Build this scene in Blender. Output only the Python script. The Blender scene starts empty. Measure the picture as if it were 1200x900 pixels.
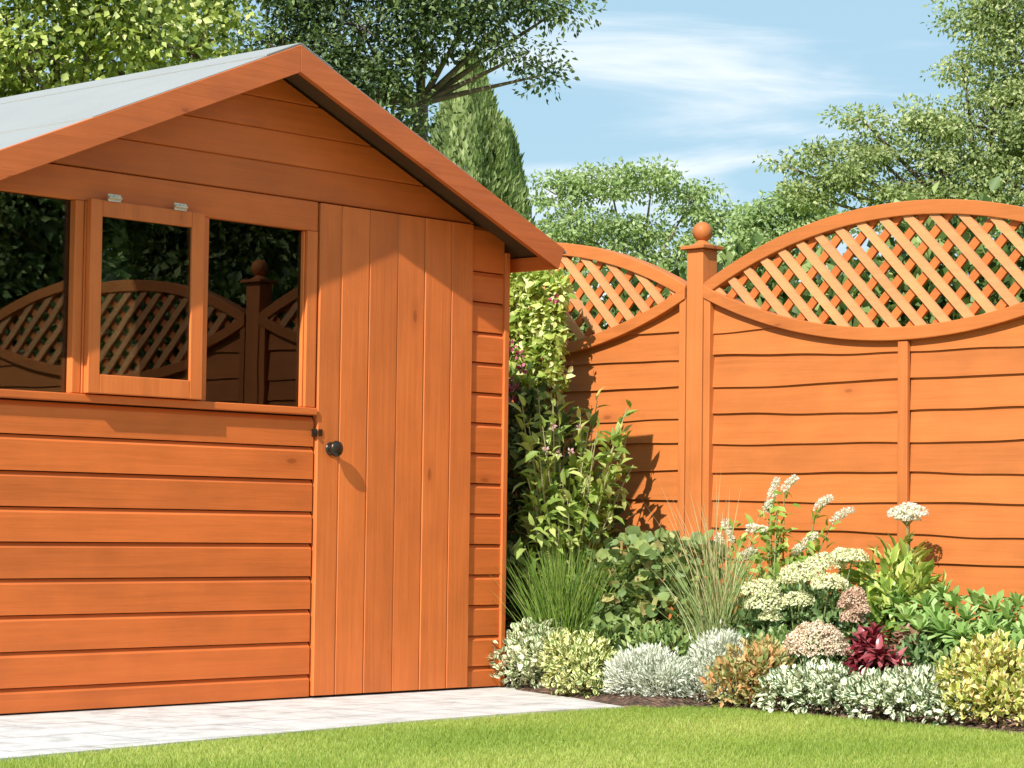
import bpy, math, random
import numpy as np
from mathutils import Vector, Matrix
random.seed(7); rng=np.random.default_rng(11)
S=bpy.context.scene; COL=S.collection
R=math.radians
# ------------------------------------------------------------------ helpers
def link(o,parent=None):
    COL.objects.link(o)
    if parent: o.parent=parent
    return o
def props(o,label=None,cat=None,group=None,kind=None):
    for k,v in (('label',label),('category',cat),('group',group),('kind',kind)):
        if v: o[k]=v
    return o
def empty(name,loc,label,cat,group=None,rz=0):
    o=bpy.data.objects.new(name,None); o.location=loc; o.rotation_euler[2]=rz; o.empty_display_size=.1
    link(o); return props(o,label,cat,group)
class MB:
    def __init__(s): s.v=[]; s.f=[]; s.t=[]
    def add(s,vs,fs,t=None):
        b=len(s.v); t=random.random() if t is None else t
        s.v+= [tuple(v) for v in vs]; s.t+=[t]*len(vs); s.f+=[tuple(b+i for i in f) for f in fs]
    def box(s,x0,x1,y0,y1,z0,z1,t=None):
        s.add([(x0,y0,z0),(x1,y0,z0),(x1,y1,z0),(x0,y1,z0),(x0,y0,z1),(x1,y0,z1),(x1,y1,z1),(x0,y1,z1)],
              [(0,3,2,1),(4,5,6,7),(0,1,5,4),(1,2,6,5),(2,3,7,6),(3,0,4,7)],t)
    def prism(s,poly,fn,d0,d1,t=None):      # poly 2d list, fn(a,b,d)->xyz
        n=len(poly); vs=[fn(a,b,d0) for a,b in poly]+[fn(a,b,d1) for a,b in poly]
        fs=[tuple(range(n))[::-1],tuple(range(n,2*n))]+[(i,(i+1)%n,n+(i+1)%n,n+i) for i in range(n)]
        s.add(vs,fs,t)
    def tube(s,pts,rad,n=6,t=None):
        pts=[Vector(p) for p in pts]; vs=[];m=len(pts)
        if not hasattr(rad,'__len__'): rad=[rad]*m
        for i,p in enumerate(pts):
            d=(pts[min(i+1,m-1)]-pts[max(i-1,0)]).normalized()
            a=d.cross(Vector((0,0,1)) if abs(d.z)<.9 else Vector((1,0,0))).normalized(); b=d.cross(a)
            for k in range(n):
                q=2*math.pi*k/n; vs.append(p+(a*math.cos(q)+b*math.sin(q))*rad[i])
        fs=[(i*n+k,i*n+(k+1)%n,(i+1)*n+(k+1)%n,(i+1)*n+k) for i in range(m-1) for k in range(n)]
        fs+=[tuple(range(n))[::-1],tuple((m-1)*n+k for k in range(n))]
        s.add(vs,fs,t)
    def lathe(s,prof,c,axis='z',n=24,t=None):
        vs=[];m=len(prof)
        for r,h in prof:
            for k in range(n):
                q=2*math.pi*k/n
                if axis=='z': vs.append((c[0]+r*math.cos(q),c[1]+r*math.sin(q),c[2]+h))
                else: vs.append((c[0]+r*math.cos(q),c[1]-h,c[2]+r*math.sin(q)))
        fs=[(i*n+k,i*n+(k+1)%n,(i+1)*n+(k+1)%n,(i+1)*n+k) for i in range(m-1) for k in range(n)]
        fs+=[tuple(range(n))[::-1],tuple((m-1)*n+k for k in range(n))]
        s.add(vs,fs,t)
    def build(s,name,mat,parent=None,bevel=0,smooth=False):
        me=bpy.data.meshes.new(name); me.from_pydata(s.v,[],s.f); me.update()
        import bmesh
        bm=bmesh.new(); bm.from_mesh(me); bmesh.ops.recalc_face_normals(bm,faces=bm.faces); bm.to_mesh(me); bm.free()
        a=me.attributes.new('tint','FLOAT','POINT'); a.data.foreach_set('value',s.t)
        me.materials.append(mat)
        o=bpy.data.objects.new(name,me); link(o,parent)
        if smooth: me.polygons.foreach_set('use_smooth',[True]*len(me.polygons))
        if bevel:
            m=o.modifiers.new('Bevel','BEVEL'); m.width=bevel; m.segments=2; m.limit_method='ANGLE'; m.angle_limit=R(40)
        return o
def npmesh(name,V,F3,F4,mat,parent=None,tint=None,luv=None,smooth=False):
    me=bpy.data.meshes.new(name)
    V=np.asarray(V,np.float32).reshape(-1,3); n3=len(F3);n4=len(F4)
    me.vertices.add(len(V)); me.vertices.foreach_set('co',V.ravel())
    loops=np.concatenate([np.asarray(F3,np.int32).ravel(),np.asarray(F4,np.int32).ravel()])
    me.loops.add(len(loops)); me.loops.foreach_set('vertex_index',loops)
    starts=np.concatenate([np.arange(n3)*3,n3*3+np.arange(n4)*4]).astype(np.int32)
    me.polygons.add(n3+n4); me.polygons.foreach_set('loop_start',starts)
    me.update(calc_edges=True)
    if tint is not None:
        a=me.attributes.new('tint','FLOAT','POINT'); a.data.foreach_set('value',np.asarray(tint,np.float32))
    if luv is not None:
        a=me.attributes.new('luv','FLOAT_VECTOR','POINT'); a.data.foreach_set('vector',np.asarray(luv,np.float32).ravel())
    if smooth: me.polygons.foreach_set('use_smooth',[True]*len(me.polygons))
    me.materials.append(mat)
    o=bpy.data.objects.new(name,me); return link(o,parent)
# leaf templates: verts (along, across, lift), tris, quads
def T(kind):
    if kind=='d': return [(0,0,0),(.42,-.5,.12),(1,0,-.05),(.42,.5,.12)],[(0,1,2),(0,2,3)],[]
    if kind=='o': return ([(0,0,0),(.32,0,.03),(.68,0,.02),(1,0,-.10),(.25,-.42,.12),(.62,-.40,.10),(.25,.42,.12),(.62,.40,.10)],
                          [(0,4,1),(0,1,6),(2,5,3),(2,3,7)],[(1,4,5,2),(1,2,7,6)])
    if kind=='r':
        v=[(.42,0,-.06)];n=11
        for k in range(n):
            a=2*math.pi*(k+.5)/n; r=.5*(1 if k%2 else .86); v.append((.42-r*math.cos(a)*1.05,r*math.sin(a)*1.05,.06*math.cos(3*a)+.05))
        v[0]=(.35,0,-.08)
        return v,[(0,1+k,1+(k+1)%n) for k in range(n)],[]
    if kind=='s': return [(0,-.12,0),(0,.12,0),(.75,.5,.08),(1,0,.0),(.75,-.5,.08)],[(4,2,3)],[(0,1,2,4)]  # spatulate
def norm(a): return a/(np.linalg.norm(a,axis=-1,keepdims=True)+1e-9)
def leaves(name,P,D,U,L,ratio,kind,mat,parent=None,tint=None):
    """P base, D direction, U approximate up/normal, L length; one mesh of many leaves"""
    tv,t3,t4=T(kind); tv=np.array(tv); n=len(P);m=len(tv)
    D=norm(D); S_=norm(np.cross(D,U)); N=np.cross(S_,D)
    L=np.broadcast_to(np.asarray(L,float),(n,)); W=L*ratio
    V=P[:,None,:]+D[:,None,:]*(tv[None,:,0,None]*L[:,None,None])+S_[:,None,:]*(tv[None,:,1,None]*W[:,None,None])+N[:,None,:]*(tv[None,:,2,None]*L[:,None,None])
    off=(np.arange(n)*m)[:,None,None]
    F3=(np.array(t3).reshape(1,-1,3)+off).reshape(-1,3) if t3 else np.zeros((0,3),int)
    F4=(np.array(t4).reshape(1,-1,4)+off).reshape(-1,4) if t4 else np.zeros((0,4),int)
    if tint is None: tint=rng.random(n)
    luv=np.broadcast_to(np.stack([tv[:,0],np.abs(tv[:,1])*2,tv[:,2]*0],-1)[None],(n,m,3))
    return npmesh(name,V,F3,F4,mat,parent,np.repeat(tint,m),luv)
def rnd_dir(n):
    return norm(rng.normal(size=(n,3)))
def lump_points(lumps,n,shell=.55,zmin=None):
    """random points in ellipsoids [(c,r)], weighted by area; returns points and outward directions"""
    w=np.array([(r[0]*r[1]+r[1]*r[2]+r[0]*r[2]) for c,r in lumps]); idx=rng.choice(len(lumps),n,p=w/w.sum())
    C=np.array([c for c,r in lumps])[idx]; Rr=np.array([r for c,r in lumps])[idx]
    d=rnd_dir(n); rad=(shell+(1-shell)*rng.random(n)**.6)*rng.normal(1,.07,n)
    rad=np.where((rng.random(n)<.05)&(Rr[:,0]<.3),rad*rng.uniform(1.08,1.32,n),rad); P=C+d*Rr*rad[:,None]; O=norm(d/Rr)
    if zmin is not None:
        k=P[:,2]>zmin; P=P[k];O=O[k]
    return P,O
# ------------------------------------------------------------------ materials
def newmat(name):
    m=bpy.data.materials.new(name); m.use_nodes=True; nt=m.node_tree; nt.nodes.clear()
    out=nt.nodes.new('ShaderNodeOutputMaterial')
    def N(t,**kw):
        n=nt.nodes.new(t)
        for k,v in kw.items(): setattr(n,k,v)
        return n
    def Lk(a,b): nt.links.new(a,b)
    return m,N,Lk,out
def ramp(N,stops):
    r=N('ShaderNodeValToRGB'); e=r.color_ramp.elements
    while len(e)<len(stops): e.new(.5)
    for el,(p,c) in zip(e,stops): el.position=p; el.color=(*c,1)
    return r
def mathn(N,Lk,op,a,b=None,clamp=False):
    n=N('ShaderNodeMath',operation=op); n.use_clamp=clamp
    for i,x in enumerate((a,b)):
        if x is None: continue
        if isinstance(x,(int,float)): n.inputs[i].default_value=x
        else: Lk(x,n.inputs[i])
    return n.outputs[0]
def mixc(N,Lk,fac,a,b,mode='MIX'):
    n=N('ShaderNodeMix',data_type='RGBA',blend_type=mode)
    for i,x in ((0,fac),(6,a),(7,b)):
        if isinstance(x,(int,float)): n.inputs[i].default_value=x
        elif isinstance(x,tuple): n.inputs[i].default_value=(*x,1)
        else: Lk(x,n.inputs[i])
    return n.outputs[2]
def wood(name,base,axis,rough=.5,knots=True,var=.16,spec=.35):
    m,N,Lk,out=newmat(name)
    tc=N('ShaderNodeTexCoord'); at=N('ShaderNodeAttribute',attribute_name='tint')
    off=N('ShaderNodeVectorMath',operation='SCALE'); cv=N('ShaderNodeCombineXYZ')
    Lk(at.outputs['Fac'],cv.inputs[0]);Lk(at.outputs['Fac'],cv.inputs[1]);Lk(at.outputs['Fac'],cv.inputs[2])
    Lk(cv.outputs[0],off.inputs[0]); off.inputs['Scale'].default_value=37
    ad=N('ShaderNodeVectorMath',operation='ADD'); Lk(tc.outputs['Object'],ad.inputs[0]); Lk(off.outputs[0],ad.inputs[1])
    def mapped(along,across):
        mp=N('ShaderNodeMapping'); s=[across]*3; s['xyz'.index(axis)]=along; mp.inputs['Scale'].default_value=s; Lk(ad.outputs[0],mp.inputs[0]); return mp.outputs[0]
    g=N('ShaderNodeTexNoise'); g.inputs['Scale'].default_value=1; g.inputs['Detail'].default_value=5; g.inputs['Roughness'].default_value=.6; g.inputs['Distortion'].default_value=.4
    Lk(mapped(2.2,55),g.inputs['Vector'])
    g2=N('ShaderNodeTexNoise'); g2.inputs['Scale'].default_value=1; g2.inputs['Detail'].default_value=3
    Lk(mapped(2.5,9),g2.inputs['Vector'])
    g3=N('ShaderNodeTexNoise'); g3.inputs['Scale'].default_value=1.0; g3.inputs['Detail'].default_value=4
    Lk(mapped(7,7),g3.inputs['Vector'])
    gf=N('ShaderNodeTexNoise'); gf.inputs['Scale'].default_value=1; gf.inputs['Detail'].default_value=3; gf.inputs['Roughness'].default_value=.7
    Lk(mapped(5,190),gf.inputs['Vector'])
    v=mathn(N,Lk,'ADD',mathn(N,Lk,'ADD',mathn(N,Lk,'MULTIPLY',g.outputs[0],.65),mathn(N,Lk,'MULTIPLY',gf.outputs[0],.25)),mathn(N,Lk,'MULTIPLY',g2.outputs[0],.9))
    v=mathn(N,Lk,'ADD',v,mathn(N,Lk,'MULTIPLY',g3.outputs[0],.6))
    b=Vector(base)
    r=ramp(N,[(.0,tuple(b*(1-var*2.2))),(.42,tuple(b*(1-var))),(.56,tuple(b)),(.8,(b[0]*1.12,b[1]*1.25,b[2]*1.35))])
    Lk(mathn(N,Lk,'MULTIPLY',v,1/2.4),r.inputs[0])
    col=r.outputs[0]
    tn=mathn(N,Lk,'MULTIPLY_ADD',at.outputs['Fac'],.19); tn.node.inputs[2].default_value=.90
    sc=N('ShaderNodeVectorMath',operation='SCALE'); Lk(col,sc.inputs[0]); Lk(tn,sc.inputs['Scale']); col=sc.outputs[0]
    if knots:
        vo=N('ShaderNodeTexVoronoi',feature='F1'); vo.inputs['Scale'].default_value=1; vo.inputs['Randomness'].default_value=1
        Lk(mapped(2.6,6.5),vo.inputs['Vector'])
        kr=ramp(N,[(.0,(1.3,1.3,1.3)),(.045,(1.1,1.1,1.1)),(.065,(.38,.38,.38)),(.12,(.22,.22,.22)),(.22,(0,0,0))]); Lk(vo.outputs['Distance'],kr.inputs[0])
        col=mixc(N,Lk,mathn(N,Lk,'MULTIPLY',kr.outputs[0],.6),col,(base[0]*.42,base[1]*.33,base[2]*.3))
    bs=N('ShaderNodeBsdfPrincipled'); Lk(col,bs.inputs['Base Color']); bs.inputs['Specular IOR Level'].default_value=spec
    rr=mathn(N,Lk,'MULTIPLY_ADD',g.outputs[0],.3); rr.node.inputs[2].default_value=rough-.15; Lk(rr,bs.inputs['Roughness'])
    bp=N('ShaderNodeBump'); bp.inputs['Strength'].default_value=.35; bp.inputs['Distance'].default_value=.004; Lk(g.outputs[0],bp.inputs['Height']); Lk(bp.outputs[0],bs.inputs['Normal'])
    Lk(bs.outputs[0],out.inputs[0]); return m
def leafmat(name,c1,c2,c3=None,edge=None,edge_at=.55,trans=.3,rough=.45,spec=.3,tcol=None):
    m,N,Lk,out=newmat(name); at=N('ShaderNodeAttribute',attribute_name='tint')
    st=[(0,c1),(.6,c2)]+([(1,c3)] if c3 else []); r=ramp(N,st); Lk(at.outputs['Fac'],r.inputs[0]); col=r.outputs[0]
    if edge:
        lu=N('ShaderNodeAttribute',attribute_name='luv'); sx=N('ShaderNodeSeparateXYZ'); Lk(lu.outputs['Vector'],sx.inputs[0])
        no=N('ShaderNodeTexNoise'); no.inputs['Scale'].default_value=90; tc=N('ShaderNodeTexCoord'); Lk(tc.outputs['Object'],no.inputs['Vector'])
        e=mathn(N,Lk,'ADD',sx.outputs[1],mathn(N,Lk,'MULTIPLY',mathn(N,Lk,'SUBTRACT',no.outputs[0],.5),.8))
        e=mathn(N,Lk,'ADD',e,mathn(N,Lk,'MULTIPLY',mathn(N,Lk,'SUBTRACT',at.outputs['Fac'],.5),.5))
        mr=N('ShaderNodeMapRange'); mr.inputs[1].default_value=edge_at-.08; mr.inputs[2].default_value=edge_at+.08; Lk(e,mr.inputs[0])
        col=mixc(N,Lk,mr.outputs[0],col,edge)
    bs=N('ShaderNodeBsdfPrincipled'); Lk(col,bs.inputs['Base Color']); bs.inputs['Roughness'].default_value=rough; bs.inputs['Specular IOR Level'].default_value=spec
    tr=N('ShaderNodeBsdfTranslucent')
    Lk(mixc(N,Lk,1.0,col,tcol or (1.0,1.0,.55),'MULTIPLY'),tr.inputs[0])
    mx=N('ShaderNodeMixShader'); mx.inputs[0].default_value=trans; Lk(bs.outputs[0],mx.inputs[1]); Lk(tr.outputs[0],mx.inputs[2]); Lk(mx.outputs[0],out.inputs[0]); return m
def plain(name,c,rough=.5,metal=0,noise=.0,scale=30,bump=0,spec=.5):
    m,N,Lk,out=newmat(name); bs=N('ShaderNodeBsdfPrincipled'); bs.inputs['Roughness'].default_value=rough; bs.inputs['Metallic'].default_value=metal; bs.inputs['Specular IOR Level'].default_value=spec
    tc=N('ShaderNodeTexCoord'); n=N('ShaderNodeTexNoise'); n.inputs['Scale'].default_value=scale; n.inputs['Detail'].default_value=6; Lk(tc.outputs['Object'],n.inputs['Vector'])
    r=ramp(N,[(.3,tuple(x*(1-noise) for x in c)),(.7,tuple(min(1,x*(1+noise)) for x in c))]); Lk(n.outputs[0],r.inputs[0]); Lk(r.outputs[0],bs.inputs['Base Color'])
    if bump:
        bp=N('ShaderNodeBump'); bp.inputs['Strength'].default_value=.6; bp.inputs['Distance'].default_value=bump; Lk(n.outputs[0],bp.inputs['Height']); Lk(bp.outputs[0],bs.inputs['Normal'])
    Lk(bs.outputs[0],out.inputs[0]); return m
OR=(.67,.160,.034)
W_x=wood('stained_board_horizontal',OR,'x'); W_y=wood('stained_board_side',OR,'y'); W_z=wood('stained_board_upright',(.69,.178,.042),'z')
W_fas=wood('fascia_timber',(.60,.14,.030),'x',.42,spec=.5)
F_y=wood('fence_board',(.53,.160,.037),'y',.6,knots=True,var=.15); F_z=wood('fence_upright',(.53,.163,.041),'z',.6,var=.15)
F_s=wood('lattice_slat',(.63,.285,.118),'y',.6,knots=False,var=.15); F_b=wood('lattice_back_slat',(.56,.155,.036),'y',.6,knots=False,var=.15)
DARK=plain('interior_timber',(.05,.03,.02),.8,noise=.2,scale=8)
BRONZE=plain('aged_bronze',(.055,.045,.035),.33,.8,noise=.2,scale=60)
STEEL=plain('galvanised_steel',(.62,.60,.50),.4,.7,noise=.2,scale=120)
BARK=plain('tree_bark',(.16,.12,.085),.9,noise=.45,scale=9,bump=.02)
STEM=plain('green_stem',(.20,.24,.09),.6,noise=.2,scale=60)
PALESTEM=plain('pale_stem',(.42,.38,.22),.6,noise=.2,scale=60)
BROWNSTEM=plain('brown_stem',(.14,.09,.05),.7,noise=.3,scale=60)
def felt_mat():
    m,N,Lk,out=newmat('mineral_felt'); tc=N('ShaderNodeTexCoord'); n=N('ShaderNodeTexNoise'); n.inputs['Scale'].default_value=420; n.inputs['Detail'].default_value=2; Lk(tc.outputs['Object'],n.inputs['Vector'])
    n2=N('ShaderNodeTexNoise'); n2.inputs['Scale'].default_value=4; n2.inputs['Detail'].default_value=5; Lk(tc.outputs['Object'],n2.inputs['Vector'])
    r=ramp(N,[(.35,(.13,.135,.14)),(.65,(.42,.425,.42))]); Lk(mathn(N,Lk,'MULTIPLY_ADD',n.outputs[0],.6),r.inputs[0])
    r.inputs[0].links[0].from_node.inputs[2].default_value=.2
    c=mixc(N,Lk,.5,r.outputs[0],mixc(N,Lk,n2.outputs[0],(.25,.26,.262),(.36,.362,.362)))
    bs=N('ShaderNodeBsdfPrincipled'); bs.inputs['Roughness'].default_value=.75; Lk(c,bs.inputs['Base Color'])
    bp=N('ShaderNodeBump'); bp.inputs['Strength'].default_value=.5; bp.inputs['Distance'].default_value=.002; Lk(n.outputs[0],bp.inputs['Height']); Lk(bp.outputs[0],bs.inputs['Normal'])
    Lk(bs.outputs[0],out.inputs[0]); return m
FELT=felt_mat()
def glass_mat():
    m,N,Lk,out=newmat('window_glass'); fr=N('ShaderNodeFresnel'); fr.inputs[0].default_value=1.6; nz=N('ShaderNodeTexNoise'); nz.inputs['Scale'].default_value=5; nz.inputs['Detail'].default_value=1; tcg=N('ShaderNodeTexCoord'); Lk(tcg.outputs['Object'],nz.inputs['Vector']); bpg=N('ShaderNodeBump'); bpg.inputs['Strength'].default_value=.03; bpg.inputs['Distance'].default_value=.004; Lk(nz.outputs[0],bpg.inputs['Height'])
    tr=N('ShaderNodeBsdfTransparent'); tr.inputs[0].default_value=(.55,.6,.58,1); gl=N('ShaderNodeBsdfGlossy'); gl.inputs['Roughness'].default_value=.0; gl.inputs['Color'].default_value=(.84,.86,.88,1)
    Lk(bpg.outputs[0],gl.inputs['Normal']); mx=N('ShaderNodeMixShader'); Lk(fr.outputs[0],mx.inputs[0]); Lk(tr.outputs[0],mx.inputs[1]); Lk(gl.outputs[0],mx.inputs[2]); Lk(mx.outputs[0],out.inputs[0]); return m
GLASS=glass_mat()
# ------------------------------------------------------------------ camera
CAM=dict(x=-6.2491,y=-5.8158,z=.5554,yaw=-.8236,pitch=.0584,roll=.0132,f=2861.7)
cd=bpy.data.cameras.new('camera'); cam=bpy.data.objects.new('camera',cd); link(cam); S.camera=cam
cd.sensor_width=36; cd.lens=CAM['f']*36/1200; cd.clip_start=.1; cd.clip_end=2000
s,c=math.sin(CAM['yaw']),math.cos(CAM['yaw']); Fw=Vector((-s,c,0)); Rt=Vector((c,s,0)); Up=Vector((0,0,1))
F2=Fw*math.cos(CAM['pitch'])+Up*math.sin(CAM['pitch']); U2=Up*math.cos(CAM['pitch'])-Fw*math.sin(CAM['pitch'])
cr,sr=math.cos(CAM['roll']),math.sin(CAM['roll']); R3=Rt*cr+U2*sr; U3=-Rt*sr+U2*cr
M=Matrix((R3,U3,-F2)).transposed().to_4x4(); M.translation=Vector((CAM['x'],CAM['y'],CAM['z'])); cam.matrix_world=M
def W(px,py,dist):
    """ground-plan distance dist from the viewpoint along the direction seen at px,py"""
    d=F2+R3*((px-600)/CAM['f'])+U3*((450-py)/CAM['f']); d=d/math.hypot(d.x,d.y); return Vector((CAM['x'],CAM['y'],CAM['z']))+d*dist
def WX(px,py,X):
    d=F2+R3*((px-600)/CAM['f'])+U3*((450-py)/CAM['f']); return Vector((CAM['x'],CAM['y'],CAM['z']))+d*((X-CAM['x'])/d.x)
# ------------------------------------------------------------------ light
sd=Vector((-1,-.275,.83)).normalized()
el=math.asin(sd.z); az=math.atan2(sd.x,sd.y)
sl=bpy.data.lights.new('sun','SUN'); sl.energy=5.0; sl.angle=R(.5); sl.color=(1,.95,.86)
so=bpy.data.objects.new('sun',sl); link(so); so.rotation_euler=sd.to_track_quat('Z','Y').to_euler(); so.location=sd*30
w=bpy.data.worlds.new('World'); S.world=w; w.use_nodes=True; nt=w.node_tree; nt.nodes.clear()
def WN(t): return nt.nodes.new(t)
sky=WN('ShaderNodeTexSky'); sky.sky_type='NISHITA'; sky.sun_disc=False; sky.sun_elevation=el; sky.sun_rotation=az%(2*math.pi); sky.air_density=1.0; sky.dust_density=1.0; sky.ozone_density=1.0
bg=WN('ShaderNodeBackground'); bg.inputs[1].default_value=.068; wo=WN('ShaderNodeOutputWorld')
tc=WN('ShaderNodeTexCoord'); 
def cloud(scale,lo,hi,seed):
    mp=WN('ShaderNodeMapping'); mp.inputs['Scale'].default_value=scale; mp.inputs['Location'].default_value=(seed,seed*.7,0); nt.links.new(tc.outputs['Generated'],mp.inputs[0])
    n=WN('ShaderNodeTexNoise'); n.inputs['Scale'].default_value=1; n.inputs['Detail'].default_value=7; n.inputs['Roughness'].default_value=.55; n.inputs['Distortion'].default_value=.5; nt.links.new(mp.outputs[0],n.inputs['Vector'])
    mr=WN('ShaderNodeMapRange'); mr.interpolation_type='SMOOTHSTEP'; mr.inputs[1].default_value=lo; mr.inputs[2].default_value=hi; sp_=WN('ShaderNodeSeparateXYZ'); nt.links.new(tc.outputs['Generated'],sp_.inputs[0]); ma=WN('ShaderNodeMath'); ma.operation='MULTIPLY_ADD'; nt.links.new(sp_.outputs[2],ma.inputs[0]); ma.inputs[1].default_value=-1.1; ma.inputs[2].default_value=.17; mb_=WN('ShaderNodeMath'); mb_.operation='MAXIMUM'; nt.links.new(ma.outputs[0],mb_.inputs[0]); mb_.inputs[1].default_value=-.05; mc=WN('ShaderNodeMath'); nt.links.new(mb_.outputs[0],mc.inputs[0]); nt.links.new(n.outputs[0],mc.inputs[1]); nt.links.new(mc.outputs[0],mr.inputs[0]); return mr.outputs[0]
c1=cloud((4.5,4.5,42),.44,.78,3.1)
mm=WN('ShaderNodeMapRange'); mm.inputs[3].default_value=.08; mm.inputs[4].default_value=.92; nt.links.new(c1,mm.inputs[0]); c1=mm.outputs[0]
mx=WN('ShaderNodeMix'); mx.data_type='RGBA'; nt.links.new(c1,mx.inputs[0]); hz=WN('ShaderNodeMix'); hz.data_type='RGBA'; hz.inputs[0].default_value=.72; hz.inputs[7].default_value=(5.0,8.5,10.8,1); nt.links.new(sky.outputs[0],hz.inputs[6]); nt.links.new(hz.outputs[2],mx.inputs[6]); mx.inputs[7].default_value=(12.6,12.9,13.2,1)
nt.links.new(mx.outputs[2],bg.inputs[0]); nt.links.new(bg.outputs[0],wo.inputs[0])
S.view_settings.view_transform='Standard'; S.view_settings.look='None'; S.view_settings.exposure=.42; S.view_settings.gamma=1
S.render.engine='CYCLES'
# ------------------------------------------------------------------ ground
def ground_mat():
    m,N,Lk,out=newmat('lawn_turf'); tc=N('ShaderNodeTexCoord'); n=N('ShaderNodeTexNoise'); n.inputs['Scale'].default_value=2.5; n.inputs['Detail'].default_value=6; Lk(tc.outputs['Object'],n.inputs['Vector'])
    n2=N('ShaderNodeTexNoise'); n2.inputs['Scale'].default_value=160; n2.inputs['Detail'].default_value=3; Lk(tc.outputs['Object'],n2.inputs['Vector'])
    a=mixc(N,Lk,n.outputs[0],(.26,.34,.05),(.40,.44,.09)); b=mixc(N,Lk,n2.outputs[0],(.20,.25,.04),a)
    bs=N('ShaderNodeBsdfPrincipled'); bs.inputs['Roughness'].default_value=.9; Lk(b,bs.inputs['Base Color']); bp=N('ShaderNodeBump'); bp.inputs['Distance'].default_value=.01; Lk(n2.outputs[0],bp.inputs['Height']); Lk(bp.outputs[0],bs.inputs['Normal']); Lk(bs.outputs[0],out.inputs[0]); return m
g=MB(); g.add([(-600,-600,-.012),(600,-600,-.012),(600,600,-.012),(-600,600,-.012)],[(0,1,2,3)]); props(g.build('ground',ground_mat()),kind='structure')
LEDGE=[(-6,-1.30),(-4.2,-1.16),(-2.83,-1.03),(-2.12,-.94),(-1.24,-.84),(-.81,-.82),(-.50,-.83),(-.36,-.86)]       # paving/lawn edge
BEDGE=[(-.36,-.86),(-.17,-.955),(-.10,-1.08),(-.115,-1.35),(-.135,-1.60),(-.155,-1.90),(-.19,-2.2),(-.24,-2.9),(-.30,-4.2),(-.36,-6.2)]
PEDGE=[(-.36,-.86),(-.30,-.72),(-.20,-.52),(-.13,-.32),(-.06,-.12),(.03,-.03)]
def pave_mat():
    m,N,Lk,out=newmat('pale_stone_paving'); tc=N('ShaderNodeTexCoord')
    n=N('ShaderNodeTexNoise'); n.inputs['Scale'].default_value=9; n.inputs['Detail'].default_value=8; n.inputs['Roughness'].default_value=.65; Lk(tc.outputs['Object'],n.inputs['Vector'])
    n2=N('ShaderNodeTexNoise'); n2.inputs['Scale'].default_value=90; n2.inputs['Detail'].default_value=4; Lk(tc.outputs['Object'],n2.inputs['Vector'])
    r=ramp(N,[(.3,(.33,.32,.30)),(.5,(.60,.59,.575)),(.68,(.72,.715,.705))]); Lk(n.outputs[0],r.inputs[0])
    c=mixc(N,Lk,mathn(N,Lk,'MULTIPLY',n2.outputs[0],.5),r.outputs[0],(.46,.44,.42))
    br=N('ShaderNodeTexBrick'); br.inputs['Scale'].default_value=1; br.inputs['Mortar Size'].default_value=.006; br.inputs['Brick Width'].default_value=.45; br.inputs['Row Height'].default_value=.3; br.inputs['Mortar Smooth'].default_value=.4
    Lk(tc.outputs['Object'],br.inputs['Vector'])
    c=mixc(N,Lk,mathn(N,Lk,'MULTIPLY',br.outputs['Fac'],.5),c,(.25,.24,.21))
    bs=N('ShaderNodeBsdfPrincipled'); bs.inputs['Roughness'].default_value=.85; Lk(c,bs.inputs['Base Color']); bp=N('ShaderNodeBump'); bp.inputs['Strength'].default_value=.8; bp.inputs['Distance'].default_value=.01
    h=mathn(N,Lk,'SUBTRACT',n.outputs[0],mathn(N,Lk,'MULTIPLY',br.outputs['Fac'],.5)); Lk(h,bp.inputs['Height']); Lk(bp.outputs[0],bs.inputs['Normal']); Lk(bs.outputs[0],out.inputs[0]); return m
pv=MB(); poly=LEDGE+PEDGE[1:]+[(.03,2.6),(-6,2.6)]
pv.prism(poly,lambda a,b,d:(a,b,d),-.03,-.002); props(pv.build('paved_path',pave_mat()),kind='structure')
# soil bed, slightly mounded
def soil_mat():
    m,N,Lk,out=newmat('bark_mulch_soil'); tc=N('ShaderNodeTexCoord'); v=N('ShaderNodeTexVoronoi'); v.inputs['Scale'].default_value=55; Lk(tc.outputs['Object'],v.inputs['Vector'])
    n=N('ShaderNodeTexNoise'); n.inputs['Scale'].default_value=30; n.inputs['Detail'].default_value=6; Lk(tc.outputs['Object'],n.inputs['Vector'])
    sx=N('ShaderNodeSeparateXYZ'); Lk(v.outputs['Color'],sx.inputs[0])
    r=ramp(N,[(0,(.05,.03,.02)),(.6,(.13,.075,.05)),(1,(.26,.15,.10))]); Lk(sx.outputs[0],r.inputs[0])
    bs=N('ShaderNodeBsdfPrincipled'); bs.inputs['Roughness'].default_value=.95; Lk(r.outputs[0],bs.inputs['Base Color']); bp=N('ShaderNodeBump'); bp.inputs['Distance'].default_value=.02; Lk(mathn(N,Lk,'ADD',v.outputs['Distance'],n.outputs[0]),bp.inputs['Height']); Lk(bp.outputs[0],bs.inputs['Normal']); Lk(bs.outputs[0],out.inputs[0]); return m
def bed_edge_x(y):
    pts=sorted([(b,a) for a,b in BEDGE]+[(b,a) for a,b in PEDGE[1:]]+[(9,.03)])
    return np.interp(y,[p[0] for p in pts],[p[1] for p in pts])
ys=np.linspace(-6.2,3.5,160); nx=16; V=[];Fq=[]
for i,y in enumerate(ys):
    e=bed_edge_x(y)-.012
    for j in range(nx):
        t=j/(nx-1); x=e+(1.6-e)*t; V.append((x,y,-.006+.035*min(1,t*7)+ (0.008*rng.random() if j else -.004)))
for i in range(len(ys)-1):
    for j in range(nx-1): a=i*nx+j; Fq.append((a,a+1,a+nx+1,a+nx))
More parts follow.
